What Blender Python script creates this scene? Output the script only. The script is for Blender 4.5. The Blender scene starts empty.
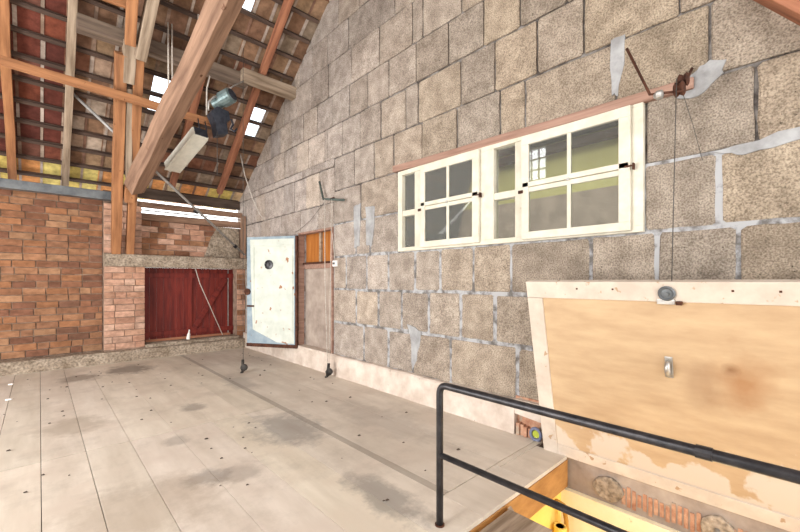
import bpy, bmesh, math, random
from mathutils import Vector, Matrix
random.seed(7)
S = bpy.context.scene
col = S.collection

# ------------------------------------------------------------------ camera, sky, lights, exposure
cam_d = bpy.data.cameras.new('camera')
cam = bpy.data.objects.new('camera', cam_d); col.objects.link(cam)
cam.location = (0, 0, 1.5)
cam.rotation_euler = (math.radians(90), 0, math.radians(-43.2))
cam_d.sensor_width = 36; cam_d.lens = 384 / 800 * 36
cam_d.shift_y = 15 / 800
cam_d.clip_start = 0.05
S.camera = cam

world = bpy.data.worlds.new('sky'); S.world = world
world.use_nodes = True
wb = world.node_tree.nodes['Background']
wb.inputs[0].default_value = (1.0, 0.985, 0.965, 1)
wb.inputs[1].default_value = 3.6

def area(name, loc, target, sx, sy, power, color=(1, 1, 1)):
    d = bpy.data.lights.new(name, 'AREA'); d.shape = 'RECTANGLE'
    d.size = sx; d.size_y = sy; d.energy = power; d.color = color
    o = bpy.data.objects.new(name, d); col.objects.link(o)
    o.location = loc
    o.rotation_euler = (Vector(target) - Vector(loc)).to_track_quat('-Z', 'Y').to_euler()
    return o
# daylight by gable opening and gable window; rear and high fill lights are added
area('daylight_gable_opening', (-4.15, 4.6, 1.15), (0, 4.6, 1.15), 4.4, 2.1, 560, (1, .985, .965))
area('added_rear_fill', (0.6, -3.35, 2.3), (0.9, 0, 2.3), 5.6, 4.2, 190, (1, .985, .965))  # unseen rear light, added as general fill
area('daylight_gable_window', (-4.12, 5.75, 5.0), (0, 5.75, 5.0), .95, .9, 26, (.95, .97, 1))
area('added_beam_fill', (-4.12, 2.0, 4.0), (0, 3.0, 4.2), 1.6, .95, 300, (1, .985, .97))  # unseen high light added to brighten the diagonal beam's left face

S.view_settings.view_transform = 'Standard'
S.view_settings.look = 'None'
S.view_settings.exposure = -0.24
S.view_settings.gamma = 1.0
S.view_settings.use_curve_mapping = False

# ------------------------------------------------------------------ helpers
def lin(c):
    return tuple((v / 255 / 12.92 if v <= 10 else ((v / 255 + .055) / 1.055) ** 2.4) for v in c)

def mat(name, c1, c2=None, scale=(6, 6, 6), rough=.8, metal=0, bump=.15, detail=6, attr=False,
        fine=0, spots=None, c3=None, spec=.3, lo=.35, hi=.65, bscale=None):
    """two tone noise material; c1/c2/c3 are sRGB 0-255; attr multiplies by the mesh colour 'col'"""
    m = bpy.data.materials.new(name); m.use_nodes = True
    nt = m.node_tree; N = nt.nodes; L = nt.links
    b = N['Principled BSDF']
    b.inputs['Roughness'].default_value = rough; b.inputs['Metallic'].default_value = metal
    b.inputs['Specular IOR Level'].default_value = spec
    tc = N.new('ShaderNodeTexCoord'); mp = N.new('ShaderNodeMapping')
    mp.inputs['Scale'].default_value = scale
    L.new(tc.outputs['Object'], mp.inputs['Vector'])
    no = N.new('ShaderNodeTexNoise'); no.inputs['Detail'].default_value = detail
    no.inputs['Scale'].default_value = 1; no.inputs['Roughness'].default_value = .62
    L.new(mp.outputs[0], no.inputs['Vector'])
    r = N.new('ShaderNodeValToRGB'); e = r.color_ramp.elements
    c2 = c2 or c1
    e[0].position = lo; e[1].position = hi
    e[0].color = (*lin(c1), 1); e[1].color = (*lin(c2), 1)
    L.new(no.outputs['Fac'], r.inputs[0])
    out = r.outputs[0]
    def mix(a, bsock, fac, kind='MIX'):
        x = N.new('ShaderNodeMix'); x.data_type = 'RGBA'; x.blend_type = kind
        if hasattr(fac, 'links'): L.new(fac, x.inputs[0])
        else: x.inputs[0].default_value = fac
        L.new(a, x.inputs[6])
        if hasattr(bsock, 'links'): L.new(bsock, x.inputs[7])
        else: x.inputs[7].default_value = (*bsock, 1)
        return x.outputs[2]
    if c3:
        n3 = N.new('ShaderNodeTexNoise'); n3.inputs['Scale'].default_value = 2.3; n3.inputs['Detail'].default_value = 5
        L.new(tc.outputs['Object'], n3.inputs['Vector'])
        r3 = N.new('ShaderNodeValToRGB'); r3.color_ramp.elements[0].position = .5; r3.color_ramp.elements[1].position = .68
        L.new(n3.outputs['Fac'], r3.inputs[0])
        out = mix(out, lin(c3), r3.outputs[0])
    if fine:
        nf = N.new('ShaderNodeTexNoise'); nf.inputs['Scale'].default_value = fine; nf.inputs['Detail'].default_value = 3
        L.new(tc.outputs['Object'], nf.inputs['Vector'])
        rf = N.new('ShaderNodeValToRGB')
        rf.color_ramp.elements[0].position = .33; rf.color_ramp.elements[1].position = .62
        rf.color_ramp.elements[0].color = (.52, .50, .48, 1); rf.color_ramp.elements[1].color = (1.12, 1.12, 1.12, 1)
        L.new(nf.outputs['Fac'], rf.inputs[0])
        out = mix(out, rf.outputs[0], 1.0, 'MULTIPLY')
    if attr:
        at = N.new('ShaderNodeAttribute'); at.attribute_name = 'col'
        out = mix(out, at.outputs['Color'], 1.0, 'MULTIPLY')
    if spots:   # (scale, threshold, colour)
        ns = N.new('ShaderNodeTexNoise'); ns.inputs['Scale'].default_value = spots[0]; ns.inputs['Detail'].default_value = 4
        L.new(tc.outputs['Object'], ns.inputs['Vector'])
        rs = N.new('ShaderNodeValToRGB')
        rs.color_ramp.elements[0].position = spots[1]; rs.color_ramp.elements[1].position = spots[1] + .05
        L.new(ns.outputs['Fac'], rs.inputs[0])
        out = mix(out, lin(spots[2]), rs.outputs[0])
    L.new(out, b.inputs['Base Color'])
    if bump:
        bp = N.new('ShaderNodeBump'); bp.inputs['Strength'].default_value = bump; bp.inputs['Distance'].default_value = .02
        src = no
        if fine: src = nf
        L.new(src.outputs['Fac'], bp.inputs['Height']); L.new(bp.outputs[0], b.inputs['Normal'])
    m['bsdf_out'] = 1
    return m

class MB:
    """collects shapes in a bmesh; link() makes them one mesh object"""
    def __init__(s):
        s.bm = bmesh.new(); s.cl = s.bm.loops.layers.float_color.new('col')
    def paint(s, faces, c):
        if c is None: c = (1, 1, 1)
        for f in faces:
            for l in f.loops: l[s.cl] = (c[0], c[1], c[2], 1)
    def hexa(s, v8, c=None):
        v = [s.bm.verts.new(p) for p in v8]
        F = [s.bm.faces.new([v[i] for i in q]) for q in ((3, 2, 1, 0), (4, 5, 6, 7), (0, 1, 5, 4), (1, 2, 6, 5), (2, 3, 7, 6), (3, 0, 4, 7))]
        s.paint(F, c); return s
    def box(s, a, b, c=None):
        x0, y0, z0 = a; x1, y1, z1 = b
        return s.hexa([(x0, y0, z0), (x1, y0, z0), (x1, y1, z0), (x0, y1, z0), (x0, y0, z1), (x1, y0, z1), (x1, y1, z1), (x0, y1, z1)], c)
    def prism(s, poly, axis, d0, d1, c=None):
        def P(p, d):
            return (d, p[0], p[1]) if axis == 0 else (p[0], d, p[1]) if axis == 1 else (p[0], p[1], d)
        a = [s.bm.verts.new(P(p, d0)) for p in poly]; b = [s.bm.verts.new(P(p, d1)) for p in poly]
        n = len(poly)
        F = [s.bm.faces.new(a), s.bm.faces.new(b[::-1])]
        for i in range(n): F.append(s.bm.faces.new((a[i], b[i], b[(i + 1) % n], a[(i + 1) % n])))
        s.paint(F, c); return s
    def tube(s, pts, r, n=8, c=None, cap=True):
        pts = [Vector(p) for p in pts]; rings = []
        rr = r if isinstance(r, (list, tuple)) else [r] * len(pts)
        up = None
        for i, p in enumerate(pts):
            d = (pts[min(i + 1, len(pts) - 1)] - pts[max(i - 1, 0)]).normalized()
            if up is None: up = d.orthogonal().normalized()
            a = (up - d * up.dot(d)).normalized(); up = a; b = d.cross(a)
            rings.append([s.bm.verts.new(p + (a * math.cos(2 * math.pi * k / n) + b * math.sin(2 * math.pi * k / n)) * rr[i]) for k in range(n)])
        F = []
        for i in range(len(rings) - 1):
            for k in range(n):
                F.append(s.bm.faces.new((rings[i][k], rings[i][(k + 1) % n], rings[i + 1][(k + 1) % n], rings[i + 1][k])))
        for f in F: f.smooth = True
        if cap: F += [s.bm.faces.new(rings[0][::-1]), s.bm.faces.new(rings[-1])]
        s.paint(F, c); return s
    def lathe(s, prof, origin, axis, n=16, c=None):
        o = Vector(origin); d = Vector(axis).normalized()
        return s.tube([o + d * z for r, z in prof], [r for r, z in prof], n, c) if False else s._lathe(prof, o, d, n, c)
    def _lathe(s, prof, o, d, n, c):
        a = d.orthogonal().normalized(); b = d.cross(a); rings = []
        for r, z in prof:
            rings.append([s.bm.verts.new(o + d * z + (a * math.cos(2 * math.pi * k / n) + b * math.sin(2 * math.pi * k / n)) * max(r, 1e-4)) for k in range(n)])
        F = []
        for i in range(len(rings) - 1):
            for k in range(n):
                f = s.bm.faces.new((rings[i][k], rings[i][(k + 1) % n], rings[i + 1][(k + 1) % n], rings[i + 1][k])); F.append(f)
        F += [s.bm.faces.new(rings[0][::-1]), s.bm.faces.new(rings[-1])]
        s.paint(F, c); return s
    def link(s, name, m, parent=None, bevel=0, recalc=True):
        if recalc: bmesh.ops.recalc_face_normals(s.bm, faces=s.bm.faces)
        me = bpy.data.meshes.new(name); s.bm.to_mesh(me); s.bm.free()
        me.materials.append(m)
        o = bpy.data.objects.new(name, me); col.objects.link(o)
        if parent: o.parent = parent
        if bevel:
            bv = o.modifiers.new('bevel', 'BEVEL'); bv.width = bevel; bv.segments = 2; bv.limit_method = 'ANGLE'
        return o

def tag(o, label, cat, group=None):
    o['label'] = label; o['category'] = cat
    if group: o['group'] = group
    return o
def struct(o, label=None):
    o['kind'] = 'structure'
    if label: o['label'] = label
    return o
def empty(name, loc=(0, 0, 0)):
    o = bpy.data.objects.new(name, None); col.objects.link(o); o.location = loc; o.empty_display_size = .1
    return o
def beam(name, p0, p1, w, h, m, up=(0, 0, 1), parent=None, bevel=.008, jit=.006):
    """timber from p0 to p1, w across, h along 'up'; local X runs along the grain"""
    p0, p1 = Vector(p0), Vector(p1); d = p1 - p0; Ln = d.length; x = d.normalized()
    u = Vector(up); u = (u - x * u.dot(x)).normalized(); y = u.cross(x)
    mb = MB(); n = max(2, int(Ln / .5)); R = random.Random(name + str(round(p0.x + p0.y * 3, 2)))
    rings = []
    for i in range(n + 1):
        t = -Ln / 2 + Ln * i / n
        j = [R.uniform(-jit, jit) for _ in range(4)]
        rings.append([mb.bm.verts.new(v) for v in ((t, -w / 2 + j[0], -h / 2 + j[1]), (t, w / 2 + j[2], -h / 2 + j[1]), (t, w / 2 + j[2], h / 2 + j[3]), (t, -w / 2 + j[0], h / 2 + j[3]))])
    F = [mb.bm.faces.new(rings[0][::-1]), mb.bm.faces.new(rings[-1])]
    for i in range(n):
        for k in range(4): F.append(mb.bm.faces.new((rings[i][k], rings[i][(k + 1) % 4], rings[i + 1][(k + 1) % 4], rings[i + 1][k])))
    mb.paint(F, None)
    o = mb.link(name, m, None, bevel)
    M = Matrix((x, y, u)).transposed().to_4x4(); M.translation = (p0 + p1) / 2
    if parent:
        o.parent = parent; o.matrix_local = parent.matrix_basis.inverted() @ M
    else: o.matrix_basis = M
    return o
ORD = ['first', 'second', 'third', 'fourth', 'fifth', 'sixth', 'seventh', 'eighth', 'ninth', 'tenth', 'eleventh', 'twelfth', 'thirteenth', 'fourteenth', 'fifteenth', 'sixteenth', 'seventeenth', 'eighteenth']

# roof plane: s runs down the slope, n up out of it
ANG = math.atan(.7); CA, SA = math.cos(ANG), math.sin(ANG)
def RP(x, s, n=0):
    return Vector((x, 6.42 + CA * s + SA * n, 5.39 - SA * s + CA * n))
def roofz(y): return 9.884 - .7 * y

# ------------------------------------------------------------------ materials
W255 = (235, 232, 228)
M = {}
M['block'] = mat('rough_pumice_block', (206, 201, 195), (254, 251, 246), (6, 6, 6), .95, bump=.7, fine=85, attr=True, spots=(38, .69, (70, 60, 50)))
M['mortar'] = mat('grey_mortar', (104, 100, 97), (168, 169, 171), (8, 8, 8), .95, bump=.6, lo=.4, hi=.56)
M['patch'] = mat('smeared_mortar', (138, 138, 138), (170, 171, 172), (6, 6, 6), .95, bump=.5)
M['mortar_dark'] = mat('old_recessed_mortar', (76, 70, 66), (140, 135, 131), (7, 7, 7), .95, bump=.6, lo=.42, hi=.62)
M['brick'] = mat('fired_brick', (200, 196, 190), (250, 248, 245), (9, 9, 14), .9, bump=.35, attr=True)
M['brick_mortar'] = mat('sandy_mortar', (92, 74, 62), (150, 128, 110), (8, 8, 8), .95, bump=.4)
M['brick_mortar_pale'] = mat('pale_mortar', (120, 98, 84), (165, 140, 122), (8, 8, 8), .95, bump=.4)
M['concrete'] = mat('weathered_concrete', (138, 123, 106), (178, 164, 147), (5, 5, 5), .95, bump=.4, fine=30)
M['curb'] = mat('dirty_plaster', (186, 170, 156), (216, 204, 192), (4, 4, 4), .9, bump=.25, spots=(14, .7, (130, 112, 98)))
M['tile'] = mat('clay_tile', (190, 185, 180), (250, 248, 245), (8, 8, 8), .9, bump=.3, attr=True)
M['orange_wood'] = mat('orange_brown_timber', (134, 90, 60), (178, 126, 86), (1.2, 14, 14), .7, bump=.2, spots=(9, .72, (90, 50, 25)))
M['red_wood'] = mat('reddish_timber', (122, 76, 56), (168, 114, 86), (1.2, 14, 14), .7, bump=.2)
M['grey_wood'] = mat('weathered_grey_timber', (122, 104, 86), (176, 158, 138), (1.2, 14, 14), .85, bump=.25)
M['brown_wood'] = mat('brown_hewn_timber', (112, 86, 70), (160, 128, 106), (1.0, 12, 12), .8, bump=.3, spots=(7, .7, (92, 58, 40)))
M['dark_wood'] = mat('dark_sooty_timber', (56, 46, 40), (92, 78, 68), (1.2, 12, 12), .85, bump=.25)
M['purlin'] = mat('grey_brown_timber', (90, 76, 66), (128, 112, 98), (1.2, 12, 12), .85, bump=.25)
M['batten'] = mat('old_roof_batten', (48, 38, 34), (92, 74, 64), (1.5, 20, 20), .85, bump=.2)
M['lintel_wood'] = mat('dull_brown_lintel', (132, 102, 88), (168, 136, 120), (1.2, 16, 16), .85, bump=.25)
M['red_door'] = mat('dark_red_paint', (86, 26, 22), (124, 44, 34), (14, 14, 1.5), .6, bump=.15)
M['white_paint'] = mat('old_cream_paint', (198, 192, 174), (214, 209, 194), (7, 7, 7), .55, bump=.1, spots=(11, .72, (160, 146, 126)))
M['worn_white'] = mat('flaking_white_paint', (188, 174, 160), (206, 194, 180), (5, 5, 5), .7, bump=.2, spots=(16, .655, (168, 140, 112)))
M['steel_dark'] = mat('black_painted_steel', (36, 36, 40), (64, 62, 64), (14, 14, 14), .38, .5, bump=.1, spots=(10, .72, (104, 62, 42)), spec=.5)
M['steel_grey'] = mat('dull_grey_steel', (88, 92, 96), (122, 126, 128), (5, 5, 5), .5, .3, bump=.08)
M['galv'] = mat('galvanised_tube', (150, 148, 146), (190, 188, 184), (8, 8, 8), .45, .5, bump=.05)
M['iron_rust'] = mat('rusty_iron', (58, 36, 28), (98, 62, 46), (14, 14, 14), .8, .3, bump=.3)
M['zinc'] = mat('bare_zinc', (150, 148, 144), (196, 194, 190), (12, 12, 12), .4, .7, bump=.1)
M['rope'] = mat('pale_rope', (170, 160, 150), (205, 198, 188), (40, 40, 40), .9, bump=.2)
M['wire'] = mat('thin_dark_wire', (70, 66, 62), (96, 92, 88), (40, 40, 40), .7, .3, bump=0)
M['iron_paint'] = mat('pale_green_white_paint', (184, 190, 180), (204, 208, 198), (5, 5, 5), .5, bump=.12, spots=(8, .645, (150, 104, 72)))
M['iron_blue'] = mat('blue_grey_primer', (120, 138, 150), (150, 164, 172), (6, 6, 6), .5, bump=.12, spots=(9, .66, (132, 92, 66)))
M['housing'] = mat('off_white_enamel', (206, 206, 194), (228, 226, 214), (6, 6, 6), .5, bump=.05)
M['lever'] = mat('grey_green_rod_paint', (66, 76, 72), (96, 106, 100), (14, 14, 14), .6, .2, bump=.05)
M['motor'] = mat('grey_green_motor_paint', (92, 112, 114), (134, 150, 150), (12, 12, 12), .4, .4, bump=.1)
M['motor_dark'] = mat('dark_blue_grey_paint', (40, 44, 54), (66, 70, 80), (10, 10, 10), .5, .2, bump=.1)
M['yellow_plaster'] = mat('yellow_plaster', (236, 196, 92), (248, 214, 120), (3, 3, 3), .85, bump=.15, spots=(10, .7, (196, 150, 64)))
M['cream_plaster'] = mat('cream_plaster', (240, 226, 186), (250, 242, 214), (3, 3, 3), .85, bump=.15, spots=(9, .7, (210, 180, 130)))
M['olive_plaster'] = mat('olive_yellow_plaster', (190, 186, 120), (206, 202, 138), (2, 2, 2), .9, bump=.1)
M['grey_plaster'] = mat('grey_plaster', (128, 120, 112), (156, 148, 138), (3, 3, 3), .9, bump=.2)
M['teal_dark'] = mat('dark_slate_boards', (58, 66, 66), (92, 98, 92), (1, 9, 3), .9, bump=.1)
M['orange_panel'] = mat('orange_boards', (150, 88, 34), (178, 114, 54), (10, 10, 1.2), .6, bump=.1)  # upper recess boards in one orange-brown tone
M['dull_plaster'] = mat('brownish_grey_plaster', (142, 128, 118), (176, 162, 150), (4, 4, 4), .9, bump=.25)
M['rubble_brick'] = mat('broken_red_brick', (164, 116, 92), (196, 156, 130), (18, 18, 18), .95, bump=.6, spots=(7, .58, (168, 150, 132)))
M['blue_plastic'] = mat('blue_grey_plastic', (98, 104, 128), (120, 126, 150), (8, 8, 8), .5, bump=0)
M['green_plastic'] = mat('yellow_green_plastic', (160, 170, 50), (180, 190, 70), (8, 8, 8), .5, bump=0)
M['white_plastic'] = mat('white_plastic', W255, W255, rough=.5, bump=0)
M['weight'] = mat('black_cast_iron', (40, 38, 36), (70, 66, 62), (18, 18, 18), .6, .4, bump=.2)

def ply_material():
    m = mat('bare_plywood', (172, 144, 112), (194, 168, 134), (3, 2.2, 9), .6, bump=.06, lo=.3, hi=.7)
    nt = m.node_tree; N = nt.nodes; L = nt.links; b = N['Principled BSDF']
    tc = N['Texture Coordinate']; src = b.inputs['Base Color'].links[0].from_socket
    sep = N.new('ShaderNodeSeparateXYZ'); L.new(tc.outputs['Object'], sep.inputs[0])
    def math_(op, a, bb=None):
        x = N.new('ShaderNodeMath'); x.operation = op
        for i, v in enumerate((a, bb)):
            if v is None: continue
            if hasattr(v, 'links'): L.new(v, x.inputs[i])
            else: x.inputs[i].default_value = v
        return x.outputs[0]
    no = N.new('ShaderNodeTexNoise'); no.inputs['Scale'].default_value = 5; no.inputs['Detail'].default_value = 6
    L.new(tc.outputs['Object'], no.inputs['Vector'])
    def over(src, mask, c):
        x = N.new('ShaderNodeMix'); x.data_type = 'RGBA'; L.new(mask, x.inputs[0]); L.new(src, x.inputs[6]); x.inputs[7].default_value = (*lin(c), 1)
        return x.outputs[2]
    def blob(cy, cz, ry, rz, k):
        dy = math_('DIVIDE', math_('SUBTRACT', sep.outputs[1], cy), ry); dz = math_('DIVIDE', math_('SUBTRACT', sep.outputs[2], cz), rz)
        d = math_('ADD', math_('SQRT', math_('ADD', math_('MULTIPLY', dy, dy), math_('MULTIPLY', dz, dz))), math_('MULTIPLY', math_('SUBTRACT', no.outputs['Fac'], .5), 1.6))
        x = N.new('ShaderNodeMapRange'); L.new(d, x.inputs[0]); x.inputs[1].default_value = .15; x.inputs[2].default_value = 1.0; x.inputs[3].default_value = k; x.inputs[4].default_value = 0
        return x.outputs[0]
    src = over(src, blob(.28, .90, .17, .24, .7), (150, 102, 62))
    src = over(src, blob(.33, .98, .06, .06, .75), (110, 66, 34))
    src = over(src, blob(.46, .86, .15, .2, .5), (150, 120, 92))
    # flaking white paint along the foot
    z2 = math_('ADD', sep.outputs[2], math_('MULTIPLY', math_('SUBTRACT', no.outputs['Fac'], .5), 1.1))
    z2 = math_('ADD', z2, math_('MULTIPLY', sep.outputs[1], .10))
    x = N.new('ShaderNodeMapRange'); L.new(z2, x.inputs[0]); x.inputs[1].default_value = .30; x.inputs[2].default_value = .36; x.inputs[3].default_value = 1; x.inputs[4].default_value = 0
    src = over(src, x.outputs[0], (198, 184, 168))
    L.new(src, b.inputs['Base Color'])
    return m
M['ply'] = ply_material()

def floor_material():
    m = mat('worn_dusty_floorboards', (200, 189, 174), (226, 217, 204), (5, .9, 1), .6, bump=.05, attr=True, spec=.35, c3=(208, 196, 182), lo=.3, hi=.7)
    nt = m.node_tree; N = nt.nodes; L = nt.links; b = N['Principled BSDF']
    tc = N['Texture Coordinate']; src = b.inputs['Base Color'].links[0].from_socket
    no = N.new('ShaderNodeTexNoise'); no.inputs['Scale'].default_value = 4.5; no.inputs['Detail'].default_value = 8; no.inputs['Roughness'].default_value = .7
    L.new(tc.outputs['Object'], no.inputs['Vector'])
    sep = N.new('ShaderNodeSeparateXYZ'); L.new(tc.outputs['Object'], sep.inputs[0])
    def math_(op, a, bb=None):
        x = N.new('ShaderNodeMath'); x.operation = op
        for i, v in enumerate((a, bb)):
            if v is None: continue
            if hasattr(v, 'links'): L.new(v, x.inputs[i])
            else: x.inputs[i].default_value = v
        return x.outputs[0]
    nn = math_('MULTIPLY', math_('SUBTRACT', no.outputs['Fac'], .5), 2.2)
    def over(src, mask, c):
        x = N.new('ShaderNodeMix'); x.data_type = 'RGBA'; L.new(mask, x.inputs[0]); L.new(src, x.inputs[6]); x.inputs[7].default_value = (*lin(c), 1)
        return x.outputs[2]
    for cx, cy, rx, ry, k, c in STAINS:
        dx = math_('DIVIDE', math_('SUBTRACT', sep.outputs[0], cx), rx); dy = math_('DIVIDE', math_('SUBTRACT', sep.outputs[1], cy), ry)
        d = math_('ADD', math_('SQRT', math_('ADD', math_('MULTIPLY', dx, dx), math_('MULTIPLY', dy, dy))), nn)
        x = N.new('ShaderNodeMapRange'); L.new(d, x.inputs[0]); x.inputs[1].default_value = .6; x.inputs[2].default_value = 1.15; x.inputs[3].default_value = k; x.inputs[4].default_value = 0
        src = over(src, x.outputs[0], c)
    # scattered dirt
    n2 = N.new('ShaderNodeTexNoise'); n2.inputs['Scale'].default_value = 1.7; n2.inputs['Detail'].default_value = 9; n2.inputs['Roughness'].default_value = .72
    L.new(tc.outputs['Object'], n2.inputs['Vector'])
    x = N.new('ShaderNodeMapRange'); L.new(n2.outputs['Fac'], x.inputs[0]); x.inputs[1].default_value = .5; x.inputs[2].default_value = .72; x.inputs[3].default_value = 0; x.inputs[4].default_value = .38
    src = over(src, x.outputs[0], (144, 132, 120))
    L.new(src, b.inputs['Base Color'])
    return m
G1 = (120, 112, 104)
STAINS = [(1.1, 7.9, .36, .42, .7, (104, 98, 92)), (.45, 7.7, .26, .28, .6, (112, 100, 88)), (1.35, 5.0, .13, .17, .55, G1), (.95, 3.15, .17, .15, .6, (136, 130, 124)), (1.15, 3.05, .2, .15, .4, (140, 132, 124)),
          (1.85, 3.65, .34, .5, .62, (122, 118, 114)), (1.75, 2.05, .16, .42, .6, (116, 112, 108)), (.25, 5.2, .3, .3, .4, (138, 120, 100)), (.95, 4.05, .12, .14, .4, G1), (.5, 3.0, .5, .4, .35, (150, 130, 108)), (2.15, 5.8, .2, .5, .4, (130, 126, 122)), (2.7, 3.2, .3, .9, .3, (140, 128, 120))]
M['floor'] = floor_material()

def glass_material(name, tint=(.9, .92, .9), refl=1.0, milky=0, ior=1.5):
    m = bpy.data.materials.new(name); m.use_nodes = True
    nt = m.node_tree; N = nt.nodes; L = nt.links
    N.remove(N['Principled BSDF']); out = N['Material Output']
    t = N.new('ShaderNodeBsdfTransparent'); t.inputs[0].default_value = (*tint, 1)
    g = N.new('ShaderNodeBsdfGlossy'); g.inputs['Roughness'].default_value = .02
    fr = N.new('ShaderNodeFresnel'); fr.inputs[0].default_value = ior
    mx = N.new('ShaderNodeMixShader'); L.new(fr.outputs[0], mx.inputs[0]); L.new(t.outputs[0], mx.inputs[1]); L.new(g.outputs[0], mx.inputs[2])
    last = mx.outputs[0]
    if milky:
        d = N.new('ShaderNodeBsdfDiffuse'); d.inputs[0].default_value = (.75, .74, .7, 1)
        m2 = N.new('ShaderNodeMixShader'); m2.inputs[0].default_value = milky
        L.new(last, m2.inputs[1]); L.new(d.outputs[0], m2.inputs[2]); last = m2.outputs[0]
    L.new(last, out.inputs[0])
    return m
M['pane'] = glass_material('dusty_window_glass', (.88, .9, .88), milky=.06, ior=1.6)
M['glass_tile'] = glass_material('glass_roof_tile', (.92, .96, 1.0), milky=.0)

# ------------------------------------------------------------------ setting: floor
def floor():
    mb = MB(); R = random.Random(3)
    xs = [-4.0, -3.3, -2.6, -1.95, -1.3, -.62, -.28, .01, .30, .62, .98, 1.34, 1.70, 2.06]
    g = .004
    for i in range(len(xs) - 1):
        for (y0, y1) in ((-3.2, 4.357), (4.363, 8.8)):
            x0, x1 = xs[i], xs[i + 1]
            v = R.uniform(.93, 1.04); c = (v, v * R.uniform(.985, 1.0), v * R.uniform(.96, 1.0))
            gx = .0022 if i < 9 else .001
            if x1 > 1.87 and y0 < 1.42:
                mb.box((x0 + gx, y0 + g, -.03), (1.87, 1.42, 0), c)
                mb.box((x0 + gx, 1.42, -.03), (x1 - gx, y1 - g, 0), c)
            else:
                mb.box((x0 + gx, y0 + g, -.03), (x1 - gx, y1 - g, 0), c)
    # groove then the greyer strip of floor along the block wall
    for (x0, x1, y0, y1, v) in ((2.13, 2.78, 1.76, 8.8, .88), (2.783, 3.46, 1.76, 8.8, .91), (2.06, 2.7, 1.42, 1.752, .86), (2.703, 3.30, 1.42, 1.70, .88)):
        mb.box((x0, y0, -.03), (x1, y1, .0005), (v, v * .99, v * .985))
    mb.box((2.061, 1.76, -.03), (2.129, 8.8, .0), (.6, .59, .58))
    mb.box((2.703, 1.703, -.03), (3.46, 1.752, .003), (.88, .87, .86))
    o = mb.link('floor', M['floor'], bevel=.002); struct(o, 'pale worn timber floor of long dusty boards')
    sub = MB()
    sub.box((-4, -3.2, -.2), (1.87, 8.9, -.018)); sub.box((1.87, 1.475, -.2), (3.46, 8.9, -.018))
    s = sub.link('trim_1', M['dark_wood']); struct(s, 'dark boarding under the floor')
floor()

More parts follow.
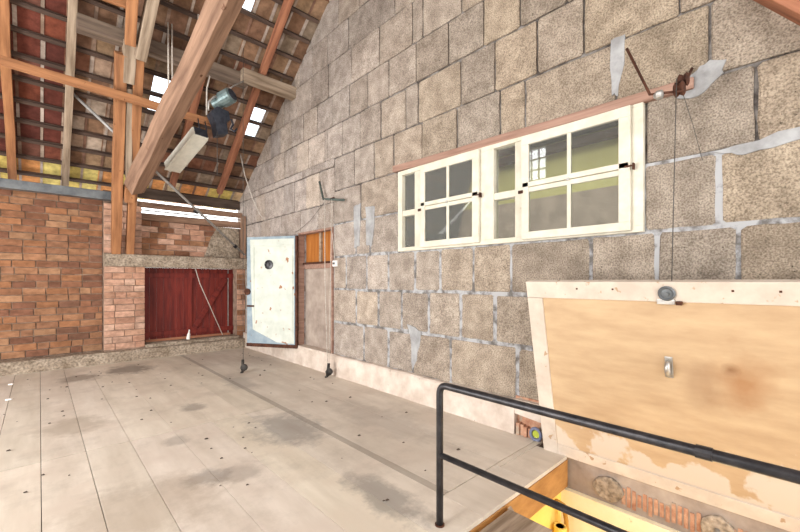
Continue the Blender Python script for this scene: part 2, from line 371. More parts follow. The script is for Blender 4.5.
# ------------------------------------------------------------------ setting: block wall on the right
def clip(poly, f):
    out = []
    for i in range(len(poly)):
        a, b = poly[i], poly[(i + 1) % len(poly)]; fa, fb = f(a), f(b)
        if fa >= 0: out.append(a)
        if fa * fb < 0:
            t = fa / (fa - fb); out.append((a[0] + (b[0] - a[0]) * t, a[1] + (b[1] - a[1]) * t))
    return out
def block_wall():
    R = random.Random(11); mb = MB(); WX = 3.47
    def block(y0, y1, z0, z1, gap):
        if y1 - y0 < .06: return
        g = gap / 2
        y0 += g * R.uniform(.6, 1.3); y1 -= g * R.uniform(.6, 1.3); z0 += g * R.uniform(.6, 1.2); z1 -= g * R.uniform(.6, 1.2)
        cc = min(.035, .3 * gap + .012) * R.uniform(.6, 1.2)
        pts = []
        def seg(a, b, n):
            for k in range(n):
                t = k / n; pts.append((a[0] + (b[0] - a[0]) * t + R.uniform(-.005, .005), a[1] + (b[1] - a[1]) * t + R.uniform(-.005, .005)))
        seg((y0 + cc, z0), (y1 - cc, z0), 4); seg((y1 - cc, z0), (y1, z0 + cc), 1); seg((y1, z0 + cc), (y1, z1 - cc), 4); seg((y1, z1 - cc), (y1 - cc, z1), 1)
        seg((y1 - cc, z1), (y0 + cc, z1), 4); seg((y0 + cc, z1), (y0, z1 - cc), 1); seg((y0, z1 - cc), (y0, z0 + cc), 4); seg((y0, z0 + cc), (y0 + cc, z0), 1)
        pts = clip(pts, lambda p: roofz(p[0]) + .02 - p[1])
        pts = clip(pts, lambda p: p[0] - (-3.1))
        if len(pts) < 3: return
        cy = sum(p[0] for p in pts) / len(pts); cz = sum(p[1] for p in pts) / len(pts)
        x = WX + R.uniform(-.006, .006)
        k = .012
        def ins(p):
            d = math.hypot(cy - p[0], cz - p[1]); return (p[0] + (cy - p[0]) / d * k, p[1] + (cz - p[1]) / d * k)
        a = [mb.bm.verts.new((x, *ins(p))) for p in pts]; b = [mb.bm.verts.new((x + .009, *p)) for p in pts]; c = [mb.bm.verts.new((x + .06, *p)) for p in pts]
        n = len(pts); F = [mb.bm.faces.new(a)]
        for i in range(n):
            j = (i + 1) % n
            F.append(mb.bm.faces.new((a[i], a[j], b[j], b[i]))); F.append(mb.bm.faces.new((b[i], b[j], c[j], c[i])))
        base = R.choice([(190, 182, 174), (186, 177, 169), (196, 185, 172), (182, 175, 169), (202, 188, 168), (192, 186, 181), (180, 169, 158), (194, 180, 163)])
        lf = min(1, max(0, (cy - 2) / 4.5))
        warm_dim = (168, 155, 139); cool_bright = (220, 211, 209)  # tint plus painted light falloff: near end browner and darker, far end paler
        tgt = [warm_dim[i] * (1 - lf) + cool_bright[i] * lf for i in range(3)]
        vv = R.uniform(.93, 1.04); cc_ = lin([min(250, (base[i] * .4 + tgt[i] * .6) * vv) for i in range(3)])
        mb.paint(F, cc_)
    def row(z0, z1, joints, lo, hi, gap, skip=None, right_step=.5, left_step=None):
        j = sorted(joints)
        y = j[0]
        while y > lo + .25 and right_step:
            y -= R.uniform(.85, 1.15) * right_step
            if y - lo > .15: j.insert(0, y)
        j = [lo] + [v for v in j if lo < v < hi]
        if left_step:
            y = j[-1]
            while y < hi - .25:
                y += R.uniform(.8, 1.2) * left_step
                if hi - y > .15: j.append(y)
        j.append(hi)
        for a, b in zip(j[:-1], j[1:]):
            if skip and a >= skip[0] - .03 and b <= skip[1] + .03: continue
            g2 = gap
            block(a, b, z0, z1, g2)
    E0 = -3.1
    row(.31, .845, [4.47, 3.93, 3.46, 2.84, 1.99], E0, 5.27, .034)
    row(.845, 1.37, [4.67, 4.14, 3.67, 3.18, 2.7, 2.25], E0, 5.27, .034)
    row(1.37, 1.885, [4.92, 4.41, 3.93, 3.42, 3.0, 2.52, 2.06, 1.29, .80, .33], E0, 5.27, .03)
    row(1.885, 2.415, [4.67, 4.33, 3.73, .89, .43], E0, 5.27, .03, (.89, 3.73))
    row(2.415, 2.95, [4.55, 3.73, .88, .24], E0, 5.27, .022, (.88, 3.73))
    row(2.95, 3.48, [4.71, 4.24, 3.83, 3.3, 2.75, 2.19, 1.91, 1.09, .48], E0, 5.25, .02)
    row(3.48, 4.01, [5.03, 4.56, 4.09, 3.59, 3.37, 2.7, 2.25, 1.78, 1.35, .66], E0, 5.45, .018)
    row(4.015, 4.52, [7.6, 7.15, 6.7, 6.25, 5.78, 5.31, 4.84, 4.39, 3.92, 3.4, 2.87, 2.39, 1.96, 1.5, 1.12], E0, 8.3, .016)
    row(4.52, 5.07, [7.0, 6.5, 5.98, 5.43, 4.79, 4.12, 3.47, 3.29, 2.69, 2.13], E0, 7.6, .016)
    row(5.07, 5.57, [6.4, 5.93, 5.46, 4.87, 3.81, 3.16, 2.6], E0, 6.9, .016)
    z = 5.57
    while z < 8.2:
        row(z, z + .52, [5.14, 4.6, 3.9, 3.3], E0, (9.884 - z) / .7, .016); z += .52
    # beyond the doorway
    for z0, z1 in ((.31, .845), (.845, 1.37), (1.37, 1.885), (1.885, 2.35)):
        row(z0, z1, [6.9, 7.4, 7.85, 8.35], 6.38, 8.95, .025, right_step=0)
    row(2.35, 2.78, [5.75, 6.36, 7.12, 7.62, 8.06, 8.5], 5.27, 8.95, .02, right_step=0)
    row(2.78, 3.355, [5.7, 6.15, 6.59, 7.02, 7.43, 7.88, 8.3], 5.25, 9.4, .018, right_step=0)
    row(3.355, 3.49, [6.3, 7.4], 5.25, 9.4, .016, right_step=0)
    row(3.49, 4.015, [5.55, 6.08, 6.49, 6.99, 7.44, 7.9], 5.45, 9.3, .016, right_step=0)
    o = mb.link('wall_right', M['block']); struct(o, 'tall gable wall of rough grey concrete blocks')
    # mortar bed behind the blocks, open at the window, the doorway and the cavity
    def colm(y0, y1, z0, z1, x0, m):
        poly = clip([(y0, z0), (y1, z0), (y1, z1), (y0, z1)], lambda p: roofz(p[0]) + .02 - p[1])
        if len(poly) >= 3: m.prism(poly, 0, x0, 3.70)
    lo = MB()
    for y0, y1, z0, z1 in ((-3.1, 1.52, .05, 1.93), (1.52, 1.98, .33, 1.93), (1.98, 5.28, 0, 1.93), (3.69, 5.28, 1.93, 2.42), (-3.1, .9, 1.93, 2.42), (6.37, 8.95, 0, 2.36)):
        colm(y0, y1, z0, z1, 3.477, lo)
    l = lo.link('mortar', M['mortar'], o)
    hi = MB()
    for y0, y1, z0, z1 in ((-3.1, .9, 2.42, 2.93), (3.69, 5.28, 2.42, 2.93), (5.28, 8.95, 2.36, 2.93), (-3.1, 9.4, 2.93, 9.2)):
        colm(y0, y1, z0, z1, 3.492, hi)
    h = hi.link('mortar', M['mortar_dark'], o)
    # smeared repairs
    def patch(pts, x=3.462, m='patch'):
        Rr = random.Random(str(pts)); p2 = []
        for i in range(len(pts)):
            a, b = pts[i], pts[(i + 1) % len(pts)]
            for k in range(4):
                t = k / 4; p2.append((a[0] + (b[0] - a[0]) * t + Rr.uniform(-.012, .012), a[1] + (b[1] - a[1]) * t + Rr.uniform(-.012, .012)))
        q = MB(); q.prism(p2, 0, x, 3.5); pm = q.link('mortar_patch', M[m], o, .004)
    patch([(1.13, 3.50), (1.01, 3.50), (1.04, 3.2), (1.08, 3.03), (1.13, 3.05)])
    patch([(.585, 3.0), (.49, 3.07), (.40, 3.03), (.42, 2.93), (.55, 2.83), (.68, 2.86), (.66, 2.93)], 3.458)
    patch([(.45, 2.41), (.03, 2.47), (.03, 2.38), (.3, 2.36)])
    patch([(4.72, 2.62), (4.55, 2.66), (4.57, 2.02), (4.69, 2.0)])
    patch([(4.42, 2.58), (4.2, 2.56), (4.28, 2.0), (4.40, 2.02)])
    patch([(3.55, .95), (3.3, .86), (3.38, .5), (3.46, .36), (3.5, .8)])
    return o
block_wall()
# curb at the foot of the block wall
mb = MB()
def wob(name, x0, x1, ys, z0f, zt, seed):
    pass
R = random.Random(4)
n = 34; ya, yb = 1.98, 8.9
for i in range(n):
    a = ya + (yb - ya) * i / n; b = ya + (yb - ya) * (i + 1) / n
    pass
pts = [ya + (yb - ya) * i / n for i in range(n + 1)]
ring = []
for y in pts:
    x = 3.405 + R.uniform(-.008, .008); zt = .322 + R.uniform(-.006, .006)
    ring.append([mb.bm.verts.new(p) for p in ((x - .012, y, 0), (x, y, zt - .02), (x + .02, y, zt), (3.5, y, zt + .004), (3.5, y, 0))])
F = []
for i in range(n):
    for k in range(5): F.append(mb.bm.faces.new((ring[i][k], ring[i][(k + 1) % 5], ring[i + 1][(k + 1) % 5], ring[i + 1][k])))
F += [mb.bm.faces.new(ring[0]), mb.bm.faces.new(ring[-1][::-1])]
mb.paint(F, None)
struct(mb.link('baseboard_right', M['curb']), 'low pinkish plaster curb along the block wall')

# ------------------------------------------------------------------ setting: brick walls at the far end
def brickwork(mb, x0, x1, z0, z1, yf, cols, seed, ln=.29, hgt=.116, gap=.014, depth=.1):
    R = random.Random(seed); n = max(1, round((z1 - z0) / hgt)); h = (z1 - z0) / n
    for r in range(n):
        x = x0 - (ln / 2 if r % 2 else 0) + R.uniform(-.03, .03) * (0 if r % 2 == 0 else 1)
        while x < x1 - .01:
            L_ = ln if R.random() > .18 else ln * .55
            a, b = max(x, x0), min(x + L_, x1)
            if x1 - b < .05: b = x1
            if b - a > .03:
                c = R.choice(cols); v = R.uniform(.85, 1.12)
                y = yf + R.uniform(-.006, .006)
                mb.box((a + gap / 2, y, z0 + r * h + gap / 2 + R.uniform(-.003, .003)), (b - gap / 2, y + depth, z0 + (r + 1) * h - gap / 2 + R.uniform(-.003, .003)), [q * v for q in lin(c)])
            x = b if b == x1 else x + L_
OR = [(158, 112, 84), (146, 102, 78), (168, 124, 94), (138, 96, 76), (156, 114, 88), (130, 94, 76), (162, 114, 82), (172, 132, 102)]
PK = [(214, 172, 150), (206, 164, 140), (198, 154, 130), (218, 182, 162), (206, 168, 148), (194, 150, 128)]
mb = MB()
brickwork(mb, -4.0, .86, .21, 3.02, 9.03, OR, 21)
wl = mb.link('wall_back', M['brick'], bevel=.004); struct(wl, 'orange red brick wall across the far end')
q = MB(); q.box((-4.0, 9.045, 0), (.9, 9.3, 3.02)); q.link('mortar', M['brick_mortar'], wl)
# pier with its upper part, one structural pillar
mb = MB()
brickwork(mb, .86, 1.50, .22, 1.775, 8.84, PK, 22, ln=.31)
brickwork(mb, .86, 1.46, 2.015, 2.95, 8.90, PK, 23, ln=.31)
pr = mb.link('brick_pier', M['brick'], bevel=.004); pr['kind'] = 'structure'; pr['label'] = 'pinkish brick pier left of the red doors'
q = MB(); q.box((.865, 8.853, .1), (1.49, 9.3, 1.775)); q.box((.865, 8.913, 2.015), (1.45, 9.3, 2.95)); q.box((.865, 9.0, 2.95), (1.40, 9.2, 3.2)); q.link('mortar', M['brick_mortar_pale'], pr)
# infill over the red doors and jamb at their right
mb = MB(); brickwork(mb, 1.46, 3.36, 2.015, 2.71, 9.02, OR[:4] + PK[2:], 24)
wi = mb.link('wall_infill', M['brick'], bevel=.004); struct(wi, 'brick infill above the concrete lintel')
q = MB(); q.box((1.455, 9.035, 2.015), (3.47, 9.3, 2.71)); q.link('mortar', M['brick_mortar_pale'], wi)
q = MB(); q.prism([(2.62, 2.03), (3.36, 2.02), (3.36, 2.70), (2.9, 2.71), (2.75, 2.45)], 1, 9.012, 9.05); q.link('plaster_patch', M['concrete'], wi)
mb = MB(); brickwork(mb, 3.27, 3.46, .25, 1.775, 8.9, OR[:3] + PK[:3], 25, ln=.24)
jm = mb.link('brick_jamb', M['brick'], bevel=.004); jm['kind'] = 'structure'; jm['label'] = 'narrow brick jamb right of the red doors'
q = MB(); q.box((3.275, 8.912, .2), (3.47, 9.3, 1.775)); q.link('mortar', M['brick_mortar_pale'], jm)
# concrete lintel and curb
def rough_bar(name, x0, x1, y0, y1, z0, z1, m, label, seed):
    R = random.Random(seed); mb = MB(); n = int((x1 - x0) / .18); rg = []
    for i in range(n + 1):
        x = x0 + (x1 - x0) * i / n; j = lambda k=.01: R.uniform(-k, k)
        rg.append([mb.bm.verts.new(p) for p in ((x, y0 + j(), z0), (x, y0 + j(), (z0 + z1) / 2), (x, y0 + .012 + j(), z1 - .012 + j()), (x, y0 + .04 + j(), z1 + j(.006)), (x, y1, z1), (x, y1, z0))])
    F = []
    for i in range(n):
        for k in range(6): F.append(mb.bm.faces.new((rg[i][k], rg[i][(k + 1) % 6], rg[i + 1][(k + 1) % 6], rg[i + 1][k])))
    F += [mb.bm.faces.new(rg[0]), mb.bm.faces.new(rg[-1][::-1])]
    mb.paint(F, None); o = mb.link(name, m); struct(o, label); return o
rough_bar('trim_2', .865, 3.47, 8.80, 9.28, 1.775, 2.015, M['concrete'], 'grey concrete lintel above the red doors', 1)
rough_bar('baseboard_back', -4.0, 3.42, 8.70, 9.0, 0, .205, M['concrete'], 'rough concrete curb along the brick wall', 2)
rough_bar('trim_3', 1.50, 3.30, 8.82, 9.25, .20, .27, M['concrete'], 'concrete sill under the red doors', 3)
# boards at the eave with daylight slits between
struct(beam('trim_4', (1.46, 9.06, 2.78), (3.45, 9.06, 2.79), .1, .14, M['brown_wood']), 'timber plate on top of the brick infill')
struct(beam('trim_5', (1.38, 9.06, 3.02), (3.45, 9.06, 3.02), .05, .12, M['brown_wood']), 'board between the two bright slits')
struct(beam('trim_9', (1.3, 9.26, 3.28), (3.6, 9.26, 3.28), .04, .20, M['dark_wood']), 'dark fascia board at the eave')
struct(beam('trim_6', (1.46, 9.10, 2.915), (3.45, 9.10, 2.925), .02, .02, M['dark_wood'], bevel=0, jit=.002), 'thin lath inside the lower slit')

# ------------------------------------------------------------------ setting: red doors in the opening
def red_door():
    r = empty('door_1', (1.5, 9.14, .27)); struct(r, 'dark red boarded double door in the brick opening')
    def leaf(x0, x1):
        mb = MB(); n = max(3, round((x1 - x0) / .12)); w = (x1 - x0) / n
        for i in range(n): mb.box((x0 + i * w + .002 - 1.5, -.0, .0), (x0 + (i + 1) * w - .002 - 1.5, .03, 1.5))
        return mb.link('door_leaf', M['red_door'], r, .002)
    a = leaf(1.5, 2.36); b = leaf(2.37, 3.27)
    for x in (.0, .0):
        pass
    mb = MB(); mb.box((0, -.03, .1), (.86, 0, .2)); mb.box((0, -.03, 1.3), (.86, 0, 1.4)); mb.link('rail', M['red_door'], r, .003)
    mb = MB(); mb.box((.82, -.035, 0), (.90, 0, 1.5)); mb.link('stile', M['red_door'], r, .003)
    o = beam('brace', (2.42, 9.12, .45), (3.1, 9.12, 1.55), .03, .1, M['red_door'], parent=None); o.parent = r; o.matrix_basis = Matrix.Translation((-1.5, -9.14, -.27)) @ o.matrix_basis
    mb = MB(); mb.box((.9, -.03, .1), (1.77, 0, .2)); mb.box((.9, -.03, 1.3), (1.77, 0, 1.4)); mb.link('rail', M['red_door'], r, .003)
    mb = MB(); mb.box((1.65, -.02, .03), (1.665, -.005, 1.48)); mb.link('bolt_rod', M['galv'], r)
    mb = MB(); mb.box((.05, -.05, .0), (1.7, -.03, .05)); mb.link('threshold_board', M['red_wood'], r, .003)
red_door()
mb = MB(); mb.tube([(2.42, 8.93, 1.755), (2.5, 8.92, 1.45), (2.95, 8.86, .31)], .009); tag(mb.link('thin_pole', M['rope']), 'thin pale pole leaning in front of the red doors', 'pole')
mb = MB(); mb.lathe([(.035, 0), (.03, .1), (.015, .14), (.012, .2)], (2.26, 8.86, .285), (.12, 0, 1)); tag(mb.link('small_bottle', M['white_plastic']), 'small white bottle on the sill before the red doors', 'bottle')

# ------------------------------------------------------------------ setting: roof
glass_cells = {}
def ceiling():
    R = random.Random(31); mb = MB()
    tw = .27; x0 = -4.05; ds = .366
    RED = [(122, 66, 54), (110, 58, 48), (132, 76, 60), (104, 56, 48), (122, 80, 68), (128, 70, 52)]
    TAN = [(148, 116, 92), (160, 130, 104), (138, 106, 84), (164, 136, 108), (132, 100, 80), (140, 96, 76), (152, 134, 116)]
    EAV_LIT = [(228, 206, 120), (226, 160, 100), (236, 218, 184), (226, 210, 130), (230, 200, 160)]  # eave row: daylight on these tiles is put into their colour
    GR = [(176, 150, 130), (150, 116, 96), (190, 172, 156)]
    for j in range(-21, 10):
        s0 = j * ds - .12; s1 = s0 + ds + (.27 if j == 9 else 0)
        for i in range(28):
            xa = x0 + i * tw; xb = min(xa + tw, 3.5)
            if xa > 3.45: continue
            xm = (xa + xb) / 2; sm = (s0 + s1) / 2
            ym = RP(0, sm).y
            hole = False
            for (gx, gy0, gy1) in ((1.42, 7.1, 7.8), (3.19, 7.1, 7.75), (2.31, 5.7, 6.1)):
                if abs(xm - gx) < .14 and gy0 < ym < gy1: hole = True
            if hole:
                glass_cells.setdefault(round(xm, 2), []).append((xa, xb, s0, s1)); continue
            if ym > 8.98: c = R.choice(EAV_LIT)
            elif xm < .35: c = R.choice(RED)
            elif xm < 2: c = R.choice(TAN + GR)
            else: c = R.choice(TAN)
            v = R.uniform(.85, 1.1); c = [q * v for q in lin(c)]
            n0, n1 = .045 + R.uniform(-.004, .004), .02 + R.uniform(-.004, .004)
            g = -.006
            n0 += .005 * (i % 2); n1 += .005 * (i % 2)
            P = lambda x, s, n: tuple(RP(x, s, n))
            mb.hexa([P(xa + g, s0, n1), P(xb - g, s0, n1), P(xb - g, s1 + .03, n0 - .012), P(xa + g, s1 + .03, n0 - .012), P(xa + g, s0, n1 + .025), P(xb - g, s0, n1 + .025), P(xb - g, s1 + .03, n0 + .012), P(xa + g, s1 + .03, n0 + .012)], c)
            # raised mortared side lap
            cm = lin(R.choice([(176, 158, 144), (160, 136, 120), (190, 176, 166), (138, 106, 90)]))
            w = R.uniform(.03, .05)
            mb.hexa([P(xa + .012, s0 + .02, n1 - .012), P(xa + .012 + w, s0 + .02, n1 - .012), P(xa + .012 + w, s1 - .03, n0 - .028), P(xa + .012, s1 - .03, n0 - .028), P(xa + .012, s0 + .02, n1 + .01), P(xa + .012 + w, s0 + .02, n1 + .01), P(xa + .012 + w, s1 - .03, n0), P(xa + .012, s1 - .03, n0)], [q * v for q in cm])
    o = mb.link('ceiling', M['tile']); struct(o, 'underside of the clay tile roof')
    # other slope behind the camera
    ytop = RP(0, -21 * ds - .12).y; ztop = RP(0, -21 * ds - .12).z
    q = MB(); q.hexa([(-4.05, ytop + .02, ztop + .03), (3.5, ytop + .02, ztop + .03), (3.5, -3.3, ztop - .62 * (ytop + 3.3)), (-4.05, -3.3, ztop - .62 * (ytop + 3.3)), (-4.05, ytop + .02, ztop + .08), (3.5, ytop + .02, ztop + .08), (3.5, -3.3, ztop + .05 - .62 * (ytop + 3.3)), (-4.05, -3.3, ztop + .05 - .62 * (ytop + 3.3))], lin((160, 100, 76)))
    q.link('roof_slope', M['tile'], o)
    return ytop, ztop
ytop, ztop = ceiling()
# glass tiles
places = {1.42: ('left of the diagonal beam', 'beside the motor side of the post'), }
gi = 0
for key, cells in sorted(glass_cells.items()):
    cells.sort(key=lambda c: c[2])
    where = {0: 'between the double post and the diagonal beam', 1: 'above the purlin near the top of the photo', 2: 'next to the block wall'}[gi]
    for k, (xa, xb, s0, s1) in enumerate(cells):
        P = lambda x, s, n: tuple(RP(x, s, n)); q = MB()
        q.hexa([P(xa + .006, s0, .02), P(xb - .006, s0, .02), P(xb - .006, s1 + .03, .033), P(xa + .006, s1 + .03, .033), P(xa + .006, s0, .03), P(xb - .006, s0, .03), P(xb - .006, s1 + .03, .043), P(xa + .006, s1 + .03, .043)])
        pos = '' if len(cells) == 1 else ['upper ', 'lower ', 'lowest '][k]
        tag(q.link('glass_roof_tile', M['glass_tile']), pos + 'bright glass tile in the roof ' + where, 'roof tile', 'glass roof tiles')
    gi += 1
# battens
bi = 0
for j in range(-3, 10):
    sj = j * .366 - .12 + .335
    p = RP(0, sj, -.012)
    if p.y > 9.55: continue
    o = beam('roof_batten', RP(-3.95, sj, -.012), RP(3.44, sj, -.012), .06, .05, M['batten'], up=(0, SA, CA), bevel=0, jit=.003)
    bi += 1; o['_y'] = p.y
bl = sorted([o for o in col.objects if o.name.startswith('roof_batten')], key=lambda o: -o['_y'])
for k, o in enumerate(bl):
    del o['_y']
    tag(o, 'dark wooden roof batten under the tiles, %s row up from the eave' % ORD[k], 'roof batten', 'roof battens')
# rafters
def rafter(x0, x1, y0, y1, w, m, label, n=-.095):
    s0 = (y0 - 6.42) / CA; s1 = (y1 - 6.42) / CA
    tag(beam('rafter', RP(x0, s0, n), RP(x1, s1, n), w, .12, m, up=(0, SA, CA)), label, 'rafter', 'rafters')
rafter(-.33, -.33, 3.2, 9.42, .11, M['orange_wood'], 'orange brown rafter at the far left edge of the roof')
rafter(.30, .34, 3.2, 9.42, .10, M['grey_wood'], 'weathered grey rafter between the left edge and the double post')
rafter(1.93, 2.0, 3.2, 9.05, .10, M['red_wood'], 'reddish rafter behind the diagonal beam and white housing')
rafter(2.78, 2.92, 3.2, 9.05, .11, M['red_wood'], 'reddish rafter nearest the block wall')

# off-camera walls that hold the daylight openings, some added only for light
mb = MB()
for a, b in (((-4.1, -3.3, -.2), (-4.0, 2.4, 3.3)), ((-4.1, 2.4, -.2), (-4.0, 6.8, .1)), ((-4.1, 2.4, 2.2), (-4.0, 6.8, 3.3)), ((-4.1, 6.8, -.2), (-4.0, 9.2, 3.3)), ((-4.1, -3.3, 3.3), (-4.0, 9.0, 3.55))): mb.box(a, b)
for poly in ([(2.8, 3.55), (8.8, 3.55), (7.7, 4.45), (2.8, 4.45)], [(-3.2, 3.55), (1.2, 3.55), (1.2, 4.45), (-3.2, 4.45)], [(6.25, 4.45), (7.75, 4.45), (6.25, 5.5)], [(-3.2, 4.45), (5.25, 4.45), (5.25, 5.55), (-3.0, 5.55)], [(-3, 5.5), (6.2, 5.5), (1.0, 9.0), (-1.0, 9.0)]):
    mb.prism(poly, 0, -4.1, -4.0)
struct(mb.link('wall_left', M['grey_plaster']), 'gable wall opposite the block wall')
mb = MB()
for a, b in (((-4.1, -3.3, -.2), (-2.3, -3.2, 6)), ((3.4, -3.3, -.2), (3.7, -3.2, 6)), ((-2.3, -3.3, -.2), (3.4, -3.2, .2)), ((-2.3, -3.3, 4.4), (3.4, -3.2, 6.2))): mb.box(a, b)
struct(mb.link('wall_front', M['grey_plaster']), 'wall behind the camera')
mb = MB()
for k in range(5):
    y = 5.28 + k * .235; mb.box((-4.06, y - .02, 4.5), (-4.02, y + .02, 5.5))
for z in (4.52, 4.83, 5.15, 5.48): mb.box((-4.06, 5.26, z - .02), (-4.02, 6.24, z + .02))
struct(mb.link('window_2', M['white_paint']), 'small barred gable window opposite')

# ------------------------------------------------------------------ window in the block wall
def window():
    r = empty('window_1', (3.5, 2.3, 1.88)); struct(r, 'long cream window of two four pane sashes')
    def pb(name, boxes, m, parent=r, bevel=.004):
        mb = MB()
        for a, b in boxes: mb.box(tuple(a[i] - r.location[i] for i in range(3)), tuple(b[i] - r.location[i] for i in range(3)))
        o = mb.link(name, m, parent, bevel); return o
    x0, x1 = 3.435, 3.53
    zb, zt = 1.885, 2.93
    fr = [((x0, .885, zb), (x1, 3.70, zb + .05)), ((x0, .885, zt - .055), (x1, 3.70, zt)), ((x0, .885, zb + .05), (x1, 1.05, zt - .055)), ((x0, 3.62, zb + .05), (x1, 3.70, zt - .055)),
          ((x0, 2.24, zb + .05), (x1, 2.44, zt - .055)), ((x0 + .01, 3.28, zb + .05), (x1, 3.40, zt - .055)), ((x0 + .01, 1.90, zb + .05), (x1, 2.0, zt - .055)),
          ((x0 + .01, 3.40, 2.34), (x1, 3.62, 2.41)), ((x0 + .01, 2.0, 2.34), (x1, 2.24, 2.41))]
    fr = [(tuple(a), tuple(b)) for a, b in fr]
    pb('frame', fr, M['white_paint'])
    pb('pane', [((3.49, 3.40, 1.94), (3.494, 3.62, 2.34))], M['pane'], bevel=0); pb('pane', [((3.49, 3.40, 2.41), (3.494, 3.62, 2.875))], M['pane'], bevel=0)
    pb('pane', [((3.49, 2.0, 1.94), (3.494, 2.24, 2.34))], M['pane'], bevel=0); pb('pane', [((3.49, 2.0, 2.41), (3.494, 2.24, 2.875))], M['pane'], bevel=0)
    def sash(y0, y1, zs, ze, ym):
        x0, x1 = 3.395, 3.432; t = .085; zm = (zs + ze) / 2
        b = [((x0, y0, zs), (x1, y1, zs + .07)), ((x0, y0, ze - .085), (x1, y1, ze)), ((x0, y0, zs + .07), (x1, y0 + t, ze - .085)), ((x0, y1 - t + .01, zs + .07), (x1, y1, ze - .085)),
             ((x0 + .008, y0 + t, zm - .045), (x1, y1 - t + .01, zm - .002)), ((x0, y0 + .01, zm + .004), (x1, y1 - .01, zm + .05)), ((x0 + .006, ym - .017, zs + .07), (x1, ym + .017, ze - .085))]
        o = pb('sash', b, M['white_paint'])
        for a0, a1 in ((y0 + t, ym - .017), (ym + .017, y1 - t + .01)):
            for b0, b1 in ((zs + .07, zm - .045), (zm + .05, ze - .085)):
                pb('pane', [((3.41, a0, b0), (3.414, a1, b1))], M['pane'], o, 0)
        pb('hasp', [((x0 - .01, y0 - .03, zm + .005), (x0, y0 + .04, zm + .018)), ((x0 - .016, y0 - .03, zm - .02), (x0 + .02, y0 - .018, zm + .03))], M['iron_rust'], o, .002)
        pb('knob', [((x0 - .018, ym - .012, zm - .012), (x0, ym + .012, zm + .012))], M['zinc'], o, .005)
        pb('hinge', [((x0 - .008, y1 - .02, zm - .05), (x0 + .01, y1 + .03, zm - .02))], M['iron_rust'], o, .002)
    sash(2.40, 3.26, 1.91, 2.90, 2.83); sash(.965, 1.905, 1.90, 2.89, 1.45)
window()
o = beam('wooden_lintel', (3.455, .57, 2.93), (3.455, 3.80, 2.985), .06, .085, M['lintel_wood']); o['kind'] = 'structure'; o['label'] = 'dull brown wooden lintel over the long window'
# room behind the window
mb = MB(); mb.box((6.5, -1, 0), (6.6, 9, 2.98)); struct(mb.link('wall_beyond', M['dull_plaster']), 'grey lower wall of the room beyond the window')
mb = MB(); mb.box((6.52, -1, 2.98), (6.6, 9, 4.2)); struct(mb.link('wall_beyond_upper', M['olive_plaster']), 'olive yellow upper wall of the room beyond the window')
mb = MB()
for k in range(20): mb.box((3.7, -1 + k * .5, 3.9), (6.55, -1 + k * .5 + .49, 3.95))
struct(mb.link('ceiling_beyond', M['teal_dark']), 'dark boarded ceiling of the room beyond')
mb = MB(); mb.box((3.7, -1.1, 0), (6.6, -1, 4.2)); mb.box((3.7, 9, 0), (6.6, 9.1, 4.2)); struct(mb.link('wall_beyond_side', M['olive_plaster']), 'side walls of the room beyond')
mb = MB(); mb.box((3.76, -1, .9), (6.5, 9, 1.0)); struct(mb.link('floor_beyond', M['grey_plaster']), 'floor of the room beyond')
tag(beam('ceiling_beam', (6.3, -.9, 3.72), (6.3, 8.9, 3.72), .15, .12, M['dark_wood']), 'dark beam under the ceiling of the room behind the window', 'beam')
lp = bpy.data.lights.new('added_room_fill', 'AREA'); lp.energy = 190; lp.size = 2.0; lp.size_y = 6; lp.shape = 'RECTANGLE'; lp.color = (1, .95, .85)  # unseen light added to brighten the room beyond
lo = bpy.data.objects.new('added_room_fill', lp); col.objects.link(lo); lo.location = (4.6, 3, 3.85)

# ------------------------------------------------------------------ doorway with recess and iron door
def doorway():
    r = empty('door_2', (3.6, 5.8, .33)); struct(r, 'doorway in the block wall behind the iron door')
    def pb(name, boxes, m, bevel=.004):
        mb = MB()
        for a, b in boxes: mb.box(tuple(a[i] - r.location[i] for i in range(3)), tuple(b[i] - r.location[i] for i in range(3)))
        return mb.link(name, m, r, bevel)
    pb('back_panel', [((3.58, 5.0, .33), (3.64, 6.9, 1.72))], M['dull_plaster'])
    pb('shelf_edge', [((3.54, 5.29, 1.72), (3.66, 6.36, 1.80))], M['lintel_wood'])
    bx = []
    for k in range(9): bx.append(((3.60, 5.0 + k * .21, 1.80), (3.63, 5.0 + k * .21 + .205, 2.6)))
    pb('board_panel', bx, M['orange_panel'], .003)
    pb('upright', [((3.56, 5.80, 1.80), (3.60, 5.86, 2.6))], M['grey_wood'])
    pb('rail', [((3.52, 5.29, 1.80), (3.54, 6.36, 1.835))], M['iron_rust'])
    pb('jamb', [((3.44, 5.265, .33), (3.56, 5.29, 2.34)), ((3.44, 6.36, .33), (3.56, 6.385, 2.34)), ((3.44, 5.265, 2.34), (3.56, 6.385, 2.375))], M['lintel_wood'])
    pb('reveal', [((3.70, 4.9, .3), (3.86, 5.0, 2.7)), ((3.70, 6.9, .3), (3.86, 7.0, 2.7)), ((3.56, 4.9, 2.6), (3.86, 7.0, 2.7))], M['dull_plaster'])
    pb('threshold', [((3.41, 5.29, .30), (3.86, 6.9, .333))], M['curb'])
doorway()
